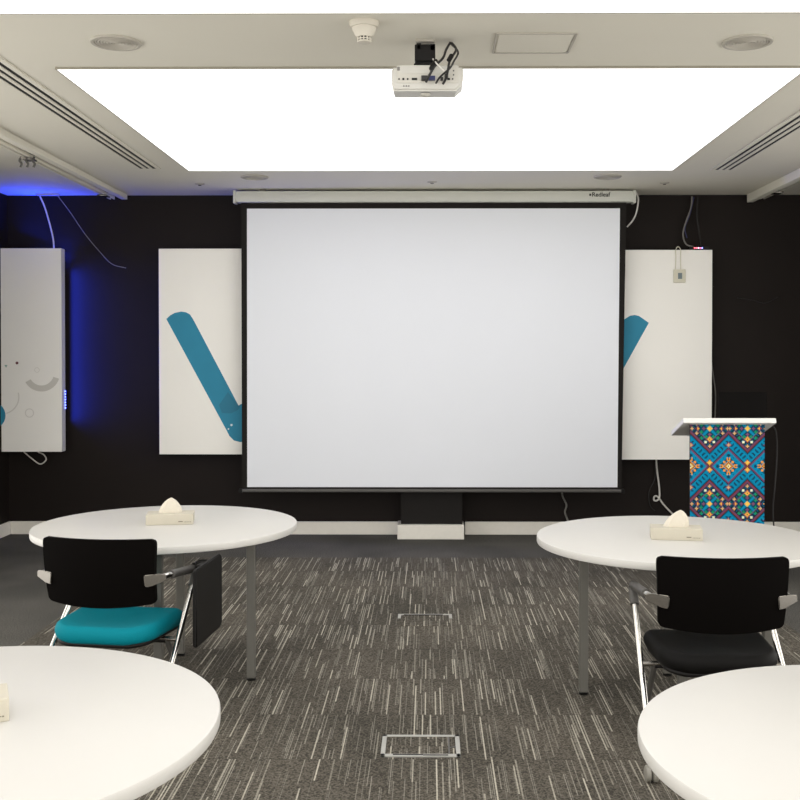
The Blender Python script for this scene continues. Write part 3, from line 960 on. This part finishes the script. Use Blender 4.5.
def back_shell(W0, W1, z0, z1, y0, recl, wrap, th, r=.022, bow=.014):
    """curved backrest; W0 bottom width, W1 top width"""
    bm = bmesh.new()
    vs = [0, .01, .03, .06, .12, .25, .4, .55, .7, .82, .9, .95, .98, 1.0]
    us = [k / 16 * 2 - 1 for k in range(17)]
    H_ = z1 - z0
    layers = []
    for side in (0, 1):
        g = {}
        for j, v in enumerate(vs):
            w = (W0 + (W1 - W0) * v) / 2
            dz = min(v, 1 - v) * H_
            if dz < r:
                w = w - r + math.sqrt(max(0, r * r - (r - dz) ** 2))
            for i, u in enumerate(us):
                x = u * w
                z = z0 + H_ * v - (bow * (1 - u * u)) * (1 - v) * 1.0
                y = y0 - recl * v + wrap * (x / (W1 / 2)) ** 2 - .012 * math.sin(v * PI) + (th if side else 0)
                g[i, j] = bm.verts.new((x, y, z))
        layers.append(g)
    a, b = layers
    nu, nv = len(us), len(vs)
    for j in range(nv - 1):
        for i in range(nu - 1):
            bm.faces.new((a[i, j], a[i + 1, j], a[i + 1, j + 1], a[i, j + 1]))
            bm.faces.new((b[i, j + 1], b[i + 1, j + 1], b[i + 1, j], b[i, j]))
    for i in range(nu - 1):
        bm.faces.new((a[i, 0], b[i, 0], b[i + 1, 0], a[i + 1, 0]))
        bm.faces.new((a[i + 1, nv - 1], b[i + 1, nv - 1], b[i, nv - 1], a[i, nv - 1]))
    for j in range(nv - 1):
        bm.faces.new((a[0, j + 1], b[0, j + 1], b[0, j], a[0, j]))
        bm.faces.new((a[nu - 1, j], b[nu - 1, j], b[nu - 1, j + 1], a[nu - 1, j + 1]))
    return bm

def make_chair(cx, cy, rz, label, seat_m, tablet):
    t = thing('conference_chair', label, 'chair', (cx, cy, .004), rz, None)
    new_obj('seat', padded(.475, .45, .074, .11, .026, .012, .012, .408), seat_m, t, smooth=True).location = (0, .0, 0)
    new_obj('seat_shell', padded(.44, .42, .022, .08, .010, .0, .012, .368), M['black_plastic'], t, smooth=True)
    new_obj('backrest', back_shell(.480, .505, .545, .825, -.215, .035, .055, .022), M['black_mesh'], t, smooth=True)
    for s in (-1, 1):
        A = Vector((s * .272, .215, .600)); B_ = Vector((s * .290, -.295, .075))
        leg = new_obj('leg', tube(bmesh.new(), [A + (B_ - A) * .03, B_], .0125, 12), M['chrome'], t, smooth=True)
        # grey arm sleeve bending down at the front
        pts = fillet([A + (B_ - A) * .09, A + Vector((0, .012, .022)), Vector((s * .272, -.08, .654))], .035)
        new_obj('armrest', tube(bmesh.new(), pts, .019, 12), M['grey_plastic'], t, smooth=True)
        new_obj('arm_tube', tube(bmesh.new(), catmull([(s * .272, -.06, .653), (s * .270, -.11, .656), (s * .262, -.15, .656)]), .014, 12), M['chrome'], t, smooth=True)
        # flat bracket gripping the edge of the backrest
        bb = bmesh.new()
        pr = [(0, -.004), (0, .022), (.03, .026), (.088, .024), (.092, .018), (.088, -.022), (.078, -.028), (.055, -.022)]
        prism_xz(bb, [(x - .01, z) for x, z in pr], -.007, .007)
        bmesh.ops.bevel(bb, geom=bb.edges[:], offset=.003, segments=2, affect='EDGES')
        o = new_obj('arm_bracket', bb, M['satin'], t, smooth=True)
        sc = Matrix.Diagonal((-s, 1, 1, 1))
        o.matrix_local = Matrix.Translation((s * .278, -.172, .652)) @ Matrix.Rotation(-s * -.42, 4, 'Z') @ sc
        # darker second leg from under the seat to the front
        C_ = Vector((s * .225, -.02, .36)); D_ = Vector((s * .225, .20, .080))
        new_obj('leg', tube(bmesh.new(), [C_, D_], .0125, 12), M['grey_plastic'], t, smooth=True)
        for P_ in (B_, D_):
            k = bmesh.new()
            for dx in (-.0135, .0135):
                w = bmesh.new()
                lathe(w, [(0, -.012), (.022, -.012), (.031, -.007), (.031, .007), (.022, .012), (0, .012)], 20)
                bmesh.ops.transform(w, matrix=Matrix.Translation((P_.x + dx, P_.y - .01, .031)) @ Matrix.Rotation(PI / 2, 4, 'Y'), verts=w.verts)
                me = bpy.data.meshes.new('t'); w.to_mesh(me); w.free(); k.from_mesh(me); bpy.data.meshes.remove(me)
            new_obj('caster', k, M['caster'], t, smooth=True)
            new_obj('caster_hood', tube(bmesh.new(), [P_ + Vector((0, 0, .01)), Vector((P_.x, P_.y - .004, .035))], [.014, .009], 10), M['grey_plastic'], t, smooth=True)
        # seat link to the leg
        m_ = A + (B_ - A) * .46
        new_obj('seat_link', tube(bmesh.new(), [(m_.x, m_.y, m_.z), (s * .18, m_.y, .362)], .011, 10), M['satin'], t, smooth=True)
    new_obj('cross_bar', tube(bmesh.new(), [(-.225, -.02, .352), (.225, -.02, .352)], .011, 10), M['black_plastic'], t, smooth=True)
    if tablet:
        # writing tablet folded down beside the right arm
        jt = bmesh.new()
        box(jt, (.312, .19, .640), (.05, .06, .05), bevel=.012)
        box(jt, (.338, .15, .652), (.04, .11, .022), bevel=.006)
        tube(jt, [(.27, .19, .635), (.37, .18, .65)], .016, 12)
        new_obj('tablet_hinge', jt, M['black_plastic'], t, smooth=True)
        tb = bmesh.new()
        pts = [(-.20, .00), (-.19, .008), (.155, .012), (.18, -.01), (.18, -.305), (.15, -.325), (-.19, -.325), (-.20, -.315)]
        prism_xz(tb, pts, -.009, .009)
        bmesh.ops.bevel(tb, geom=tb.edges[:], offset=.004, segments=2, affect='EDGES')
        o = new_obj('writing_tablet', tb, M['black_plastic'], t, smooth=True)
        o.matrix_local = Matrix.Translation((.386, .070, .678)) @ Matrix.Rotation(math.radians(93), 4, 'Z')
    return t
make_chair(-1.366, 4.560, math.radians(-8), 'chair with teal seat, black backrest and folded black writing tablet', M['teal_fabric'], True)
make_chair(1.130, 4.17, math.radians(-1.5), 'chair with black seat and black backrest at the right-hand table', M['black_fabric'], False)
